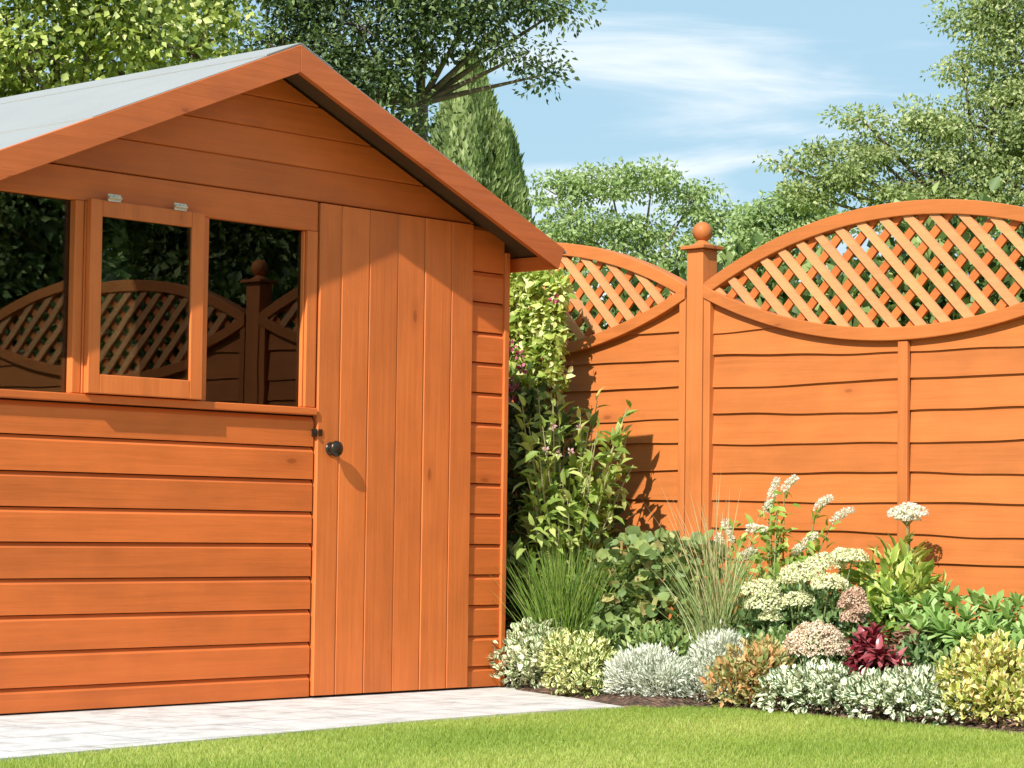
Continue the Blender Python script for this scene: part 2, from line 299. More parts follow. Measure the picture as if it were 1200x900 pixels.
props(npmesh('soil_bed',V,np.zeros((0,3),int),Fq,soil_mat()),kind='structure')
# mulch chips
n=2600; y=rng.uniform(-5,-.95,n); x=bed_edge_x(y)+np.abs(rng.normal(0,.09,n))+.0; P=np.stack([x,y,np.full(n,.022)+rng.random(n)*.012-.02*np.exp(-(x-bed_edge_x(y))*30)],-1)
D=rnd_dir(n)*[1,1,.35]; o=leaves('mulch_chips',P,D,np.array([[0,0,1.]])+rnd_dir(n)*.5,rng.uniform(.012,.035,n),.45,'d',leafmat('mulch_chip',(.09,.045,.03),(.22,.12,.085),(.42,.28,.22),trans=0))
props(o,'loose brown bark mulch chips along the edge of the planted bed','bark mulch',kind='stuff')
# lawn blades
def blades(name,P,H,Wd,lean,mat,parent=None,seg=2,tint=None,curve=.5):
    n=len(P); a=rng.uniform(0,2*math.pi,n); side=np.stack([np.cos(a),np.sin(a),np.zeros(n)],-1)
    lv=lean; V=np.zeros((n,2*seg+1,3)); luv=np.zeros((n,2*seg+1,3))
    for k in range(seg+1):
        t=k/seg; pos=P+np.array([0,0,1.])*(H*t*(1-.28*curve*t*np.clip(np.linalg.norm(lv,axis=1),0,2)))[:,None]+lv*(H*(t**(1+curve)))[:,None]
        if k<seg:
            wv=side*(Wd*(1-t*.55)*.5)[:,None]; V[:,2*k]=pos-wv; V[:,2*k+1]=pos+wv; luv[:,2*k,0]=luv[:,2*k+1,0]=t
        else: V[:,2*seg]=pos; luv[:,2*seg,0]=1
    off=(np.arange(n)*(2*seg+1))[:,None,None]
    q=np.array([[2*k,2*k+1,2*k+3,2*k+2] for k in range(seg-1)]).reshape(1,-1,4); t3=np.array([[2*seg-2,2*seg-1,2*seg]]).reshape(1,-1,3)
    F4=(q+off).reshape(-1,4) if seg>1 else np.zeros((0,4),int); F3=(t3+off).reshape(-1,3)
    if tint is None: tint=rng.random(n)
    return npmesh(name,V,F3,F4,mat,parent,np.repeat(tint,2*seg+1),luv)
def lawn_y(x):
    le=sorted(LEDGE); return np.interp(x,[p[0] for p in le],[p[1] for p in le])
n=420000; u=rng.random(n); x=rng.uniform(-4.6,-.0,n); y=-.86-rng.random(n)**1.25*3.4
keep=np.where(y>-.955, (x<-.3)&(y<lawn_y(np.clip(x,-6,-.36))-.004), (y<lawn_y(np.clip(x,-6,-.36))-.004)&(x<bed_edge_x(y)-.004)); x=x[keep];y=y[keep]; n=len(x)
patch=np.sin(x*3.1+1.3*np.sin(y*2.3))*np.sin(y*4.7+x*1.1)
P=np.stack([x,y,np.full(n,-.012)],-1)
o=blades('lawn_grass',P,rng.uniform(.008,.019,n),rng.uniform(.0014,.0026,n),rng.normal(0,.40,(n,3))*[1,1,0],leafmat('lawn_blade',(.23,.36,.06),(.39,.50,.10),(.58,.61,.20),trans=.42,rough=.5),tint=np.clip(rng.random(n)*.8+.28*patch+.1,0,1))
props(o,'short mown lawn of bright yellow green grass','grass',kind='stuff')
# ------------------------------------------------------------------ shed
XA,ZA,TN,OV=-1.155,2.056,.42,.194; XL=-2.310; DEP=2.3; ZS=ZA-.042
shed=empty('garden_shed',(.008,.024,0),'orange stained timber garden shed with grey felt roof and plank door','shed')
def zs(x): return ZS-TN*abs(x-XA)
def boards_x(mb,x0,x1,zl,slope=None,y0=-.004,lip=.018,bev=.018,flat=False):
    for z0,z1 in zip(zl[:-1],zl[1:]):
        l=lip+random.uniform(-.0012,.0012); e=.003
        prof=[(.004,z0),(-l,z0),(-l,z1-bev),(-l+.011,z1-e),(.004,z1-e)] if not flat else [(.004,z0),(-l+.003,z0),(-l,z0+.003),(-l,z1-.004),(-l+.003,z1-.001),(.004,z1-.001)]
        def ex(z,side):
            if not slope: return x0 if side<0 else x1
            h=(ZS-z)/TN; lim=XA+side*h; return max(x0,min(lim,XA-.001)) if side<0 else min(x1,max(lim,XA+.001))
        vs=[(ex(z,-1),y,z) for y,z in prof]+[(ex(z,1),y,z) for y,z in prof]; k=len(prof)
        mb.add(vs,[tuple(range(k)),tuple(range(2*k-1,k-1,-1))]+[(i,(i+1)%k,k+(i+1)%k,k+i) for i in range(k)])
ZB=[.004,.0752,.1787,.2831,.3885,.4945,.5964,.6998,.8053,.9035]
fw=MB(); boards_x(fw,XL+.035,-.9125,ZB)
zr=[.004,.075,.180,.285,.390,.495,.600,.705,.810,.915,1.020,1.125,1.23,1.335,1.44,1.5995]
boards_x(fw,-.1785,-.0215,zr)
boards_x(fw,XL+.01,-.0215,[1.602,1.706,1.811,1.910,1.985],slope=True,flat=True,lip=.016)
fw.build('wall',W_x,shed)
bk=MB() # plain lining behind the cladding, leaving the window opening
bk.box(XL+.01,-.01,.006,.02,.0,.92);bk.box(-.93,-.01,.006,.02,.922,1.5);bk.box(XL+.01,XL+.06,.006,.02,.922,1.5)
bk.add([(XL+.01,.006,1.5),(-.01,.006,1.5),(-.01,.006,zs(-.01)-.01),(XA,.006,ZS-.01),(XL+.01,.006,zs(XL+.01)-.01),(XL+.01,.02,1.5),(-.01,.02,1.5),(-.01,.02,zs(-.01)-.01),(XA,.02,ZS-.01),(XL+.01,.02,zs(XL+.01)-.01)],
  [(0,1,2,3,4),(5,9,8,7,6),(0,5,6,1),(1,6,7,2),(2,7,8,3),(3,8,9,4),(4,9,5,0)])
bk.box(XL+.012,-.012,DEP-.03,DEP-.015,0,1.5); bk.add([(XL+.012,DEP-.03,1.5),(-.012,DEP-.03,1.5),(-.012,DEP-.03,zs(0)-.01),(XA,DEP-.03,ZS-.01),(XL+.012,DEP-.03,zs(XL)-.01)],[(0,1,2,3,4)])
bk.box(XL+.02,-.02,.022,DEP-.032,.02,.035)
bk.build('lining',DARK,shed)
for sx,xo in ((1,0),(-1,XL)):  # side walls
    mb=MB()
    for z0,z1 in zip(zr[:-1],zr[1:]):
        z1=min(z1,zs(XL)-.0) if z1>1.5 else z1
        xo2=xo; l=.018 if sx>0 else -.018
        pr=[(xo-l*.2-l,z0),(xo,z0),(xo,z1-.014),(xo-l*.6,z1-.003),(xo-l*1.2,z1-.003)]
        k=5; vs=[(a,.024,z) for a,z in pr]+[(a,DEP-.0,z) for a,z in pr]; mb.add(vs,[tuple(range(k)),tuple(range(2*k-1,k-1,-1))]+[(i,(i+1)%k,k+(i+1)%k,k+i) for i in range(k)])
    mb.build('wall',W_y,shed)
mb=MB(); boards_x(mb,XL+.02,-.02,[-z for z in []] or [.004,.11,.22,.33,.44,.55,.66,.77,.88,.99,1.1,1.21,1.32,1.43,1.54,1.65,1.76,1.87,1.98],slope=True,flat=True)
for i,(a,b_,c_) in enumerate(mb.v): mb.v[i]=(a,DEP-.012-b_,c_)
mb.build('wall',W_x,shed)
for x0,x1 in ((-.021,.003),(XL-.003,XL+.021)):
    t=MB(); t.box(x0,x1,-.026,.022,.002,1.515 if x0>-1 else 1.515); t.build('corner_trim',W_z,shed,.003)
# roof: boarded deck, felt, fascias
ts=MB(); tip=.100-XA
def slab(mb,sgn,u0,u1,t0,t1,y0,y1):   # u distance from ridge in x, t heights below ZA line
    p=[(XA+sgn*u0,ZA-TN*u0-t0),(XA+sgn*u1,ZA-TN*u1-t0),(XA+sgn*u1,ZA-TN*u1-t1),(XA+sgn*u0,ZA-TN*u0-t1)]
    mb.prism(p,lambda a,b,d:(a,d,b),y0,y1)
for sg in (1,-1):
    slab(ts,sg,0,tip-.012,.012,.030,-OV+.021,DEP+.06)
SOF=wood('dark_roof_board',(.10,.048,.022),'y',.7); roof=ts.build('roof',SOF,shed)  # roof deck given a much darker brown than the wall boards
ft=MB()
for sg in (1,-1):
    slab(ft,sg,.0,.80,-.002,.0075,-OV+.003,DEP+.07); slab(ft,sg,.74,tip+.012,.0045,.0115,-OV+.003,DEP+.07)
    slab(ft,sg,0,.14,-.0065,-.0025,-OV+.002,DEP+.07)
ft.build('roofing_felt',FELT,roof)
for sg in (1,-1):
    for (ya,yb) in ((-OV,-OV+.02),(DEP+.061,DEP+.08)):
        fb=MB(); u0,u1=.0,tip; hv=.088; t0=.001
        p=[(XA,ZA-t0),(XA+sg*u1,ZA-TN*u1-t0),(XA+sg*(u1-.03),ZA-TN*(u1-.03)-hv),(XA,ZA-hv)]
        fb.prism(p,lambda a,b,d:(a,d,b),ya,yb); fb.build('fascia_board',W_fas,shed,.002)
    eb=MB(); xe=XA+sg*(tip-.032); eb.box(min(xe,xe+sg*.016),max(xe,xe+sg*.016),-OV+.022,DEP+.058,ZA-TN*(tip-.032)-.086,ZA-TN*(tip-.032)-.038); eb.build('eaves_board',W_y,shed,.002)
# door
dr=MB(); dx=[-.9045,-.808,-.6815,-.550,-.4215,-.2925,-.1845]
for a,b_ in zip(dx[:-1],dx[1:]):
    y=-.027+random.uniform(-.0008,.0008); ch=.0035; a2,b2=a+.0006,b_-.0006
    pr=[(a2,-.004),(a2,y+ch),(a2+ch,y),(b2-ch,y),(b2,y+ch),(b2,-.004)]
    dr.prism(pr,lambda p,q,d:(p,q,d),.006,1.596)
door=dr.build('door',W_z,shed)
kb=MB(); kb.lathe([(.001,.0),(.021,.0),(.022,.003),(.014,.006),(.009,.010),(.009,.014),(.016,.018),(.0245,.023),(.0265,.029),(.024,.036),(.014,.041),(.001,.043)],(-.846,-.0275,.800),'y'); kb.build('door_knob',BRONZE,door,smooth=True)
lk=MB(); lk.box(-.921,-.906,-.030,-.018,.838,.862); lk.lathe([(.001,0),(.006,0),(.006,.012),(.001,.013)],(-.917,-.026,.85),'y',10); lk.box(-.900,-.884,-.031,-.0275,.840,.862); lk.build('lock_catch',BRONZE,door,.001)
# window
YF=-.024
def fr(x0,x1,y0,y1,t):
    m_=MB(); m_.box(x0,x1,y0,y1,.931,1.5015,t); return m_.build('window_post',W_z,shed,.0025)
fr(-.957,-.9125,YF,.004,.5); fr(XL+.035,XL+.075,YF,.004,.5)
hd=MB(); hd.box(XL+.035,-.9125,YF+.002,.004,1.502,1.5985,.4); hd.build('window_header',W_x,shed,.0025)
fr(-1.884,-1.852,YF-.002,.02,.6); fr(-1.850,-1.822,YF-.005,.02,.45); fr(-1.392,-1.368,YF+.002,.02,.5)
bd=MB(); bd.box(-.965,-.9585,YF+.010,.02,.932,1.500,.8); bd.build('glazing_bead',W_z,shed,.002)
sl_=MB(); sl_.box(XL+.035,-.9125,-.036,.02,.906,.9295); sl_.build('window_sill',W_x,shed,.003)
for x0,x1 in ((XL+.075,-1.884),(-1.822,-1.392),(-1.368,-.965)):
    if x0==-1.822: continue
    gm=MB(); gm.box(x0,x1,-.001,.003,.9295,1.5025); gm.build('window_pane',GLASS,shed)
pv_=Vector((-.029,-.030,1.512)); sh=MB()  # open sash, built about its top hinge line
def sbox(x0,x1,z0,z1,t,y0=-.022,y1=0): sh.box(x0,x1,y0,y1,z0-1.512,z1-1.512,t)
sbox(-1.818,-1.775,.932,1.508,.5);sbox(-1.432,-1.383,.932,1.508,.6);sbox(-1.7748,-1.4322,1.459,1.5075,.3);sbox(-1.7748,-1.4322,.9325,.989,.7)
sash=sh.build('window_sash',W_z,shed,.0025); sash.location=pv_; sash.rotation_euler[0]=R(-.35)
gm=MB(); gm.box(-1.777,-1.430,-.014,-.010,.985-1.512,1.462-1.512); gm.build('window_pane',GLASS,sash)
hp=MB(); hp.box(-.024,.024,-.003,0,-.011,.011); hp.tube([(-.024,-.005,0),(.024,-.005,0)],.0045,8)
for k in (-.015,0,.015): hp.lathe([(.001,.003),(.003,.003),(.003,.005),(.001,.0055)],(k,0,.007),'y',8)
h0=hp.build('hinge',STEEL,sash); h0.location=(-1.736,-.0235,.0045)
h1=h0.copy(); link(h1); h1.parent=sash; h1.location=(-1.484,-.0235,.0045)
# ------------------------------------------------------------------ fence
XF,YP,PHI=.8362,-.1856,.0664
fence=empty('garden_fence',(XF,YP,0),'orange lap panel fence with arched lattice tops and ball topped posts','fence',rz=-PHI)
ZA0,HA,ZB0,HB,HW=1.4614,.2246,1.4085,.1994,.915
def arc(u,h): Rr=(HW*HW+h*h)/(2*h); return math.sqrt(max(Rr*Rr-u*u,0))-(Rr-h)
def top_o(u): return ZA0+arc(u,HA)
def bot_o(u): return ZB0-arc(u,HB)
def strip(mb,ctr,f0,f1,x0,x1,n=40,t=None):
    vs=[];
    for i in range(n+1):
        u=-HW+2*HW*i/n; a,b=f0(u),f1(u)
        vs+=[(x0,ctr+u,a),(x0,ctr+u,b),(x1,ctr+u,b),(x1,ctr+u,a)]
    fs=[(4*i+k,4*i+(k+1)%4,4*i+4+(k+1)%4,4*i+4+k) for i in range(n) for k in range(4)]+[(0,1,2,3),(4*n+3,4*n+2,4*n+1,4*n)]
    mb.add(vs,fs,t)
def panel(ctr):
    mb=MB(); zk=.03; k=0; N=60
    while True:
        h=.106+random.uniform(-.008,.008); ph=[random.uniform(0,6.3) for _ in range(5)]; am=[random.uniform(.003,.008),random.uniform(.0015,.004),random.uniform(.0005,.0018)]
        tl=random.uniform(-.012,.012)
        def low(u,zk=zk,ph=ph,am=am,tl=tl): return zk+tl*u+am[0]*math.sin(2.6*u+ph[0])+am[1]*math.sin(6.5*u+ph[1])+am[2]*math.sin(17*u+ph[2])
        vs=[];cols=[]
        for i in range(N+1):
            u=-HW+.004+2*(HW-.004)*i/N; a=low(u); b=min(a+h+.022,bot_o(u)+.02)
            cols.append((u,a,b))
        run=[]
        def flush(run):
            if len(run)<2: return
            vs=[]
            for u,a,b in run: 
                f=(b-a)/(h+.022); vs+=[(.000,ctr+u,a),(.000+.012*f,ctr+u,b),(.020+.011*f,ctr+u,b),(.016,ctr+u,a)]
            n=len(run)-1
            fs=[(4*i+j,4*i+(j+1)%4,4*i+4+(j+1)%4,4*i+4+j) for i in range(n) for j in range(4)]+[(0,1,2,3),(4*n+3,4*n+2,4*n+1,4*n)]
            mb.add(vs,fs)
        for cc in cols:
            if cc[2]-cc[1]>.012: run.append(cc)
            else: flush(run); run=[]
        flush(run)
        zk+=h; k+=1
        if zk>1.42: break
    p=mb.build('lap_panel',F_y,fence)
    a=MB(); strip(a,ctr,lambda u:top_o(u)-.050,top_o,-.022,.036,t=random.random()); a.build('arched_top_rail',F_y,p,.003)
    a=MB(); strip(a,ctr,bot_o,lambda u:bot_o(u)+.046,-.025,.036,t=random.random()); a.build('curved_lower_rail',F_y,p,.003)
    a=MB(); a.box(-.018,-.001,ctr-.021,ctr+.021,.03,bot_o(0)-.002); a.build('upright_batten',F_z,p,.003)
    for sg in (-1,1):
        a=MB(); yc=ctr+sg*(HW-.016); a.box(-.018,.034,yc-.016,yc+.016,.03,ZB0+.01); a.build('edge_batten',F_z,p,.003)
    # lattice layers
    def slats(dirn,x0,x1,off):
        m_=MB(); sp=.1075; ang=R(45); ca,sa=math.cos(ang),math.sin(ang); wd=.031
        for q in range(-16,17):
            uc=q*sp+off
            ins=[]
            for i in range(-160,161):
                r=i*.005; u=uc+dirn*r*ca; z=1.436+r*sa
                if abs(u)<HW-.01 and bot_o(u)+.030<z<top_o(u)-.034: ins.append(r)
            if len(ins)<4: continue
            r0,r1=ins[0],ins[-1]; px_,pz=-sa*dirn*wd/2,ca*wd/2; jt=random.uniform(-.002,.002)
            P=lambda r,s_:(uc+jt+dirn*r*ca+s_*px_, 1.436+r*sa+s_*pz)
            pl=[P(r0,-1),P(r1,-1),P(r1,1),P(r0,1)]
            m_.prism(pl,lambda a_,b_,d:(d,ctr+a_,b_),x0,x1)
        return m_
    slats(1,-.012,.0005,.0).build('lattice_slats',F_s,p)
    slats(-1,.002,.014,.02).build('lattice_slats',F_b,p)
def post(sy):
    p=MB(); p.box(-.018,.062,sy-.04,sy+.04,-.02,1.592); po=p.build('fence_post',F_z,fence,.003); cx=.022
    c_=MB(); c_.box(cx-.058,cx+.058,sy-.058,sy+.058,1.5925,1.606); c_.lathe([(.001,.014),(.040,.014),(.040,.018),(.030,.024),(.022,.030),(.018,.036),(.001,.036)],(cx,sy,1.592)); c_.build('post_cap',F_z,po,.004)
    b_=MB(); pr=[(.001,-.0375)]+[(.0375*math.sin(R(t)),-.0375*math.cos(R(t))) for t in range(20,180,16)]+[(.001,.0375)]; b_.lathe(pr,(cx,sy,1.660)); b_.build('ball_finial',F_z,po,smooth=True)
for k in range(-4,3): post(k*1.92)
for k in range(-4,2): panel(k*1.92+.96)
for k in (): pass
# ------------------------------------------------------------------ trees
def tree(name,base,lumps,label,mat,nsub,nleaf,lsize,sub_r,group=None,trunk_r=.16,kind='d',ratio=.55,limbs=True,flat=.6,bark=BARK,extra=None,cat='tree',fork=.35,tintb=None,up=.35):
    root=empty(name,base,label,cat,group); base=Vector(base); loc=[(np.array(Vector(c)-base),np.array(r)) for c,r in lumps]
    cen=np.mean([c for c,r in loc],axis=0); zt=min(c[2]-r[2]*.4 for c,r in loc); tk=MB()
    fk=Vector((cen[0]*.25,cen[1]*.25,max(zt*.6,cen[2]*fork)))
    tk.tube([(0,0,-.1),(fk.x*.3,fk.y*.3,fk.z*.4),tuple(fk)],[trunk_r*1.25,trunk_r,trunk_r*.8],9)
    tk.build('trunk',bark,root,smooth=True)
    w_=np.array([r[0]*r[1]+r[1]*r[2] for c,r in loc]); w_=w_/w_.sum(); P=[];O=[];tw=[];br=MB()
    for (c,r),ww in zip(loc,w_):
        if limbs:
            mid=fk.lerp(Vector(c),.5)+Vector(rng.normal(0,.12,3))*np.linalg.norm(r)*.4+Vector((0,0,-.05*r[2]))
            br.tube([tuple(fk),tuple(mid),tuple(c)],[trunk_r*.42,trunk_r*.24,trunk_r*.10],6)
        m=max(3,int(nsub*ww)); d=rnd_dir(m); rad=(.35+.65*rng.random(m)**.5)[:,None]; sc=c+d*r*rad
        for q in sc:
            if limbs and rng.random()<.55:
                st=Vector(c).lerp(Vector(q),.12); br.tube([tuple(st),tuple(Vector(st).lerp(Vector(q),.55)+Vector(rng.normal(0,.06,3))*sub_r*3),tuple(q)],[trunk_r*.12,trunk_r*.07,trunk_r*.025],4)
            k=int(nleaf*rng.uniform(.5,1.4)); g_=rng.normal(0,1,(k,3)); rr=sub_r*rng.uniform(.6,1.3)
            g_=g_/np.maximum(1,np.linalg.norm(g_,axis=1,keepdims=True)/1.9)
            P.append(q+g_*[rr,rr,rr*flat]); O.append(norm(g_+d[0]*0)); tw.append(np.full(k,rng.uniform(-.22,.22)))
    if limbs: br.build('branches',bark,root)
    P=np.concatenate(P);O=np.concatenate(O);tw=np.concatenate(tw); n=len(P)
    D=norm(O+rnd_dir(n)*.8+np.array([0,0,-.25])); U=norm(O*.4+np.array([-.25,-.1,up])+rnd_dir(n)*.55)
    leaves('crown',P,D,U,rng.uniform(.6,1.25,n)*lsize,ratio,kind,mat,root,np.clip(rng.random(n)*.75+.13+tw,0,1))
    return root
def gz(p): return (p.x,p.y,0)
LM_yel=leafmat('ivy_yellow_green_leaf',(.06,.11,.02),(.40,.47,.10),(.80,.82,.40),trans=.3)
LM_dark=leafmat('dark_leaf',(.025,.045,.018),(.10,.15,.05),(.28,.36,.14),trans=.3,spec=.3)
LM_mid=leafmat('soft_green_leaf',(.16,.25,.09),(.36,.47,.19),(.56,.64,.36),trans=.42)
LM_right=leafmat('olive_leaf',(.12,.18,.06),(.36,.44,.17),(.62,.64,.36),trans=.4)
LM_con=leafmat('conifer_spray',(.16,.23,.09),(.35,.44,.18),(.56,.62,.34),trans=.35)
def px(px_,py_,D,rx,ry,rd=None):   # lump centred where that direction points, radii in image units at that distance
    s_=D/CAM['f']; return (W(px_,py_,D),(rx*s_*1.0,rx*s_*1.0 if rd is None else rd,ry*s_))
D=17; L=[px(20,60,D,75,60),px(105,20,D,70,65),px(180,30,D,65,55),px(-60,40,D,70,90),px(60,-40,D,90,60),px(230,60,D+.6,42,45),px(150,90,D+1,90,60),px(40,130,D+.5,90,60),px(250,10,D+.8,50,45),px(200,-50,D+1,80,50)]
tree('broadleaf_tree',gz(W(70,640,D+1.6)),L,'bright yellow green leafy tree overhanging the left of the shed roof',LM_yel,300,62,.064,.135,'trees behind the shed',.14,kind='d',ratio=.72)
D=21; L=[px(330,60,D,75,70),px(420,30,D,75,60),px(400,110,D,60,50),px(500,20,D,60,36),px(465,175,D,42,55),px(560,5,D,45,30),px(610,0,D,50,18),px(575,45,D,34,20),px(500,60,D,26,24),px(660,8,D,30,8),px(300,-40,D,90,60),px(480,-50,D,100,50),px(270,110,D,50,50),px(445,120,D,50,40),px(370,170,D,60,60),px(620,60,D,14,16),px(636,88,D,8,10),px(470,225,D,25,30)]
t=tree('broadleaf_tree',gz(W(490,640,D+.6)),L,'dark small leaved tree spreading over the shed ridge into the sky',LM_dark,360,95,.058,.155,'trees behind the shed',.085,fork=.93)
def conifer(base,H,Rb,label,n,seed,top):
    root=empty('conifer_tree',base,label,'conifer tree','conifers beside the shed gable'); tk=MB(); tk.tube([(0,0,-.1),(0,0,H*.5),(0,0,H*.97)],[.12,.07,.01],7); tk.build('trunk',BARK,root)
    h=1-rng.random(n)**.85; h=h*1.0; z=.25+h*(H-.25); a=rng.uniform(0,6.283,n)
    prof=np.minimum((1-h)**.72*1.0,1)*Rb; lob=1+.14*np.sin(a*5+h*9+seed)+.10*np.sin(a*9-h*23+seed*2); r=prof*lob*(.72+.33*rng.random(n)**.7)
    P=np.stack([r*np.cos(a),r*np.sin(a),z],-1); O=np.stack([np.cos(a),np.sin(a),np.zeros(n)],-1)
    Dd=norm(O*.55+np.array([0,0,1.])+rnd_dir(n)*.35); U=norm(O+rnd_dir(n)*.5)
    leaves('crown',P,Dd,U,rng.uniform(.6,1.4,n)*.105,.42,'d',LM_con,root,np.clip(rng.random(n)*.7+.15+.2*np.sin(a*5+h*9+seed),0,1)); return root
b=W(543,640,28); top=W(543,68,28).z; conifer(gz(b),top,1.25,'tall pointed light green conifer rising behind the shed gable',34000,1.,top)
b=W(584,640,29); top=W(584,146,29).z; conifer(gz(b),top,.85,'shorter conifer tucked against the right side of the tall conifer',16000,2.5,top)
D=58; L=[px(655,230,D,35,28),px(715,215,D,45,20),px(765,210,D,40,16),px(810,235,D,38,16),px(845,258,D,34,14),px(690,270,D,50,26),px(760,275,D,45,18),px(820,290,D,40,14),px(640,290,D,50,30),px(720,310,D,60,26),px(800,325,D,60,22),px(855,300,D,24,14)]
tree('broadleaf_tree',gz(W(735,640,D)),L,'distant airy green tree spread between the conifers and the ball topped post',LM_mid,260,75,.13,.24,'trees beyond the fence',.16,flat=.4,fork=.8)
D=44; L=[px(885,275,D,26,22),px(905,255,D,26,14),px(900,300,D,40,24),px(935,240,D,26,10),px(960,262,D,40,18)]
tree('broadleaf_tree',gz(W(905,640,D)),L,'low grey green tree behind the start of the right fence arch',LM_mid,90,90,.11,.2,'trees beyond the fence',.12,flat=.45,fork=.8)
D=30; L=[px(1165,15,D,55,28),px(1130,85,D,26,16),px(1190,70,D,55,40),px(1160,150,D,75,46),px(1075,150,D,50,28),px(1020,175,D,40,24),px(960,180,D,30,12),px(925,196,D,24,7),px(1000,215,D,50,22),px(1100,210,D,70,36),px(1200,220,D,60,44),px(945,228,D,36,12),px(1230,0,D,80,60),px(1250,140,D,80,70),px(1100,250,D,90,30),px(1010,140,D,22,10)]
tree('broadleaf_tree',gz(W(1170,640,D+.5)),L,'large olive green tree filling the sky above the right fence panel',LM_right,400,125,.066,.17,'trees beyond the fence',.13,flat=.36,fork=.75)
# hedge behind the fence
def shrub(name,base,lumps,label,cat,mat,n,lsize,ratio=.6,kind='o',shell=.6,up=.4,out=.7,stem=None,group=None,rnd=.55,foliage='foliage',nst=7,tb=0,droop=0):
    """lumps in local coordinates about base"""
    root=empty(name,base,label,cat,group); ext=[]
    if len(lumps)<20:
        for c,r_ in lumps:
            for _ in range(4):
                d=rnd_dir(1)[0]; d[2]=abs(d[2])*.8; ext.append((tuple(np.array(c)+d*np.array(r_)*.85),tuple(np.array(r_)*rng.uniform(.25,.45))))
    P,O=lump_points(list(lumps)+ext,int(n*1.15),shell,.005); n=len(P)
    D=norm(O*out+rnd_dir(n)*rnd+np.array([0,0,up-droop])); U=norm(O+np.array([0,0,.8])+rnd_dir(n)*.45)
    leaves(foliage,P,D,U,rng.uniform(.6,1.25,n)*lsize,ratio,kind,mat,root,np.clip(rng.random(n)+tb,0,1))
    st=MB()
    for k in range(nst):
        c,r=lumps[k%len(lumps)]; e=np.array(c)+rnd_dir(1)[0]*np.array(r)*.6; e[2]=abs(e[2]); st.tube([(e[0]*.2,e[1]*.2,-.02),(e[0]*.5,e[1]*.5,e[2]*.5),tuple(e)],[.006,.005,.002],5)
    st.build('stems',stem or BROWNSTEM,root); return root
HL=[]
for y in np.arange(-5.2,3.4,.42):
    hgt=1.88+.06*math.sin(y*2.1) if y<-.3 else 1.68+.06*math.sin(y*3)
    HL.append(((.15*math.sin(y*3.3),y,hgt*.72),(.5,.42,hgt*.30))); HL.append(((.1*math.sin(y*2),y+.2,hgt*.35),(.5,.42,hgt*.36)))
LM_hedge=leafmat('hedge_leaf',(.02,.04,.012),(.13,.21,.05),(.42,.50,.18),trans=.3)
shrub('hedge',(2.15,0,0),HL,'mixed green leafy hedge seen through the lattice behind the fence','hedge',LM_hedge,120000,.060,.8,'d',.2,nst=60)
# trees out to the front right, seen mirrored in the windows
def WM(px_,py_,D): p=W(px_,py_,D); return Vector((p.x,-p.y,p.z))
def pm(px_,py_,D,rx,ry): s_=D/CAM['f']; return (WM(px_,py_,D),(rx*s_,rx*s_,ry*s_))
LM_mir=leafmat('evergreen_leaf',(.08,.12,.04),(.26,.34,.12),(.62,.66,.28),trans=.2,spec=.2)
D=17; L=[pm(40,250,D,60,70),pm(20,160,D,80,80),pm(60,350,D,45,60),pm(-20,330,D,70,80),pm(10,420,D,70,60),pm(110,215,D,50,50)]
def gm_(p): return (p.x,p.y,0)
tree('broadleaf_tree',gm_(WM(0,640,D+.5)),L,'dark drooping evergreen whose reflection fills the left window pane',LM_mir,170,110,.085,.16,'trees mirrored in the shed windows',.2)
D=23; L=[pm(150,260,D,60,50),pm(210,200,D,70,50),pm(280,240,D,60,45),pm(180,320,D,70,45),pm(340,220,D,60,50),pm(300,300,D,70,40),pm(380,300,D,60,50),pm(240,150,D,90,50),pm(330,150,D,80,60),pm(140,170,D,70,60),pm(420,240,D,60,70)]
tree('broadleaf_tree',gm_(WM(260,640,D+.5)),L,'shaded green tree reflected above the mirrored fence in the right pane',LM_mir,260,110,.11,.24,'trees mirrored in the shed windows',.26)
# ------------------------------------------------------------------ planted bed
V3=lambda *a: np.array(a,float)
# variegated cushions
LM_sil=leafmat('silver_variegated_leaf',(.16,.24,.08),(.24,.33,.12),(.40,.45,.22),edge=(.84,.86,.62),edge_at=.30,trans=.2)
LM_gol=leafmat('golden_variegated_leaf',(.12,.20,.04),(.22,.30,.06),(.38,.42,.12),edge=(.84,.84,.42),edge_at=.30,trans=.2)
LM_wht=leafmat('white_edged_leaf',(.08,.15,.06),(.16,.24,.10),(.28,.34,.18),edge=(.86,.87,.68),edge_at=.29,trans=.2)
shrub('variegated_shrub',(.03,-.14,0),[((0,.0,.12),(.11,.11,.11)),((-.03,.07,.09),(.08,.08,.09)),((0,-.05,.09),(.09,.09,.09))],'cream and green variegated cushion shrub against the shed corner','shrub',LM_sil,1500,.024,.7,group='variegated cushion shrubs')
shrub('variegated_shrub',(-.13,-.47,0),[((0,.0,.10),(.10,.10,.10)),((.0,.07,.10),(.08,.08,.10)),((0,-.07,.08),(.08,.07,.085))],'yellow and green variegated cushion shrub at the tip of the paving','shrub',LM_gol,1500,.024,.7,group='variegated cushion shrubs')
shrub('variegated_shrub',(-.055,-1.38,0),[((0,.0,.07),(.11,.11,.08)),((-.02,.10,.05),(.09,.09,.07)),((0,-.1,.06),(.09,.09,.07))],'white edged low cushion shrub below the pale pink flower dome','shrub',LM_wht,1700,.024,.68,group='variegated cushion shrubs')
shrub('variegated_shrub',(-.075,-1.75,0),[((0,.0,.07),(.12,.12,.075)),((-.03,.12,.06),(.09,.1,.07)),((0,-.12,.05),(.09,.10,.07)),((.05,.05,.08),(.1,.1,.07))],'white edged low cushion shrub right of the dark red plant','shrub',LM_wht,2100,.024,.68,group='variegated cushion shrubs')
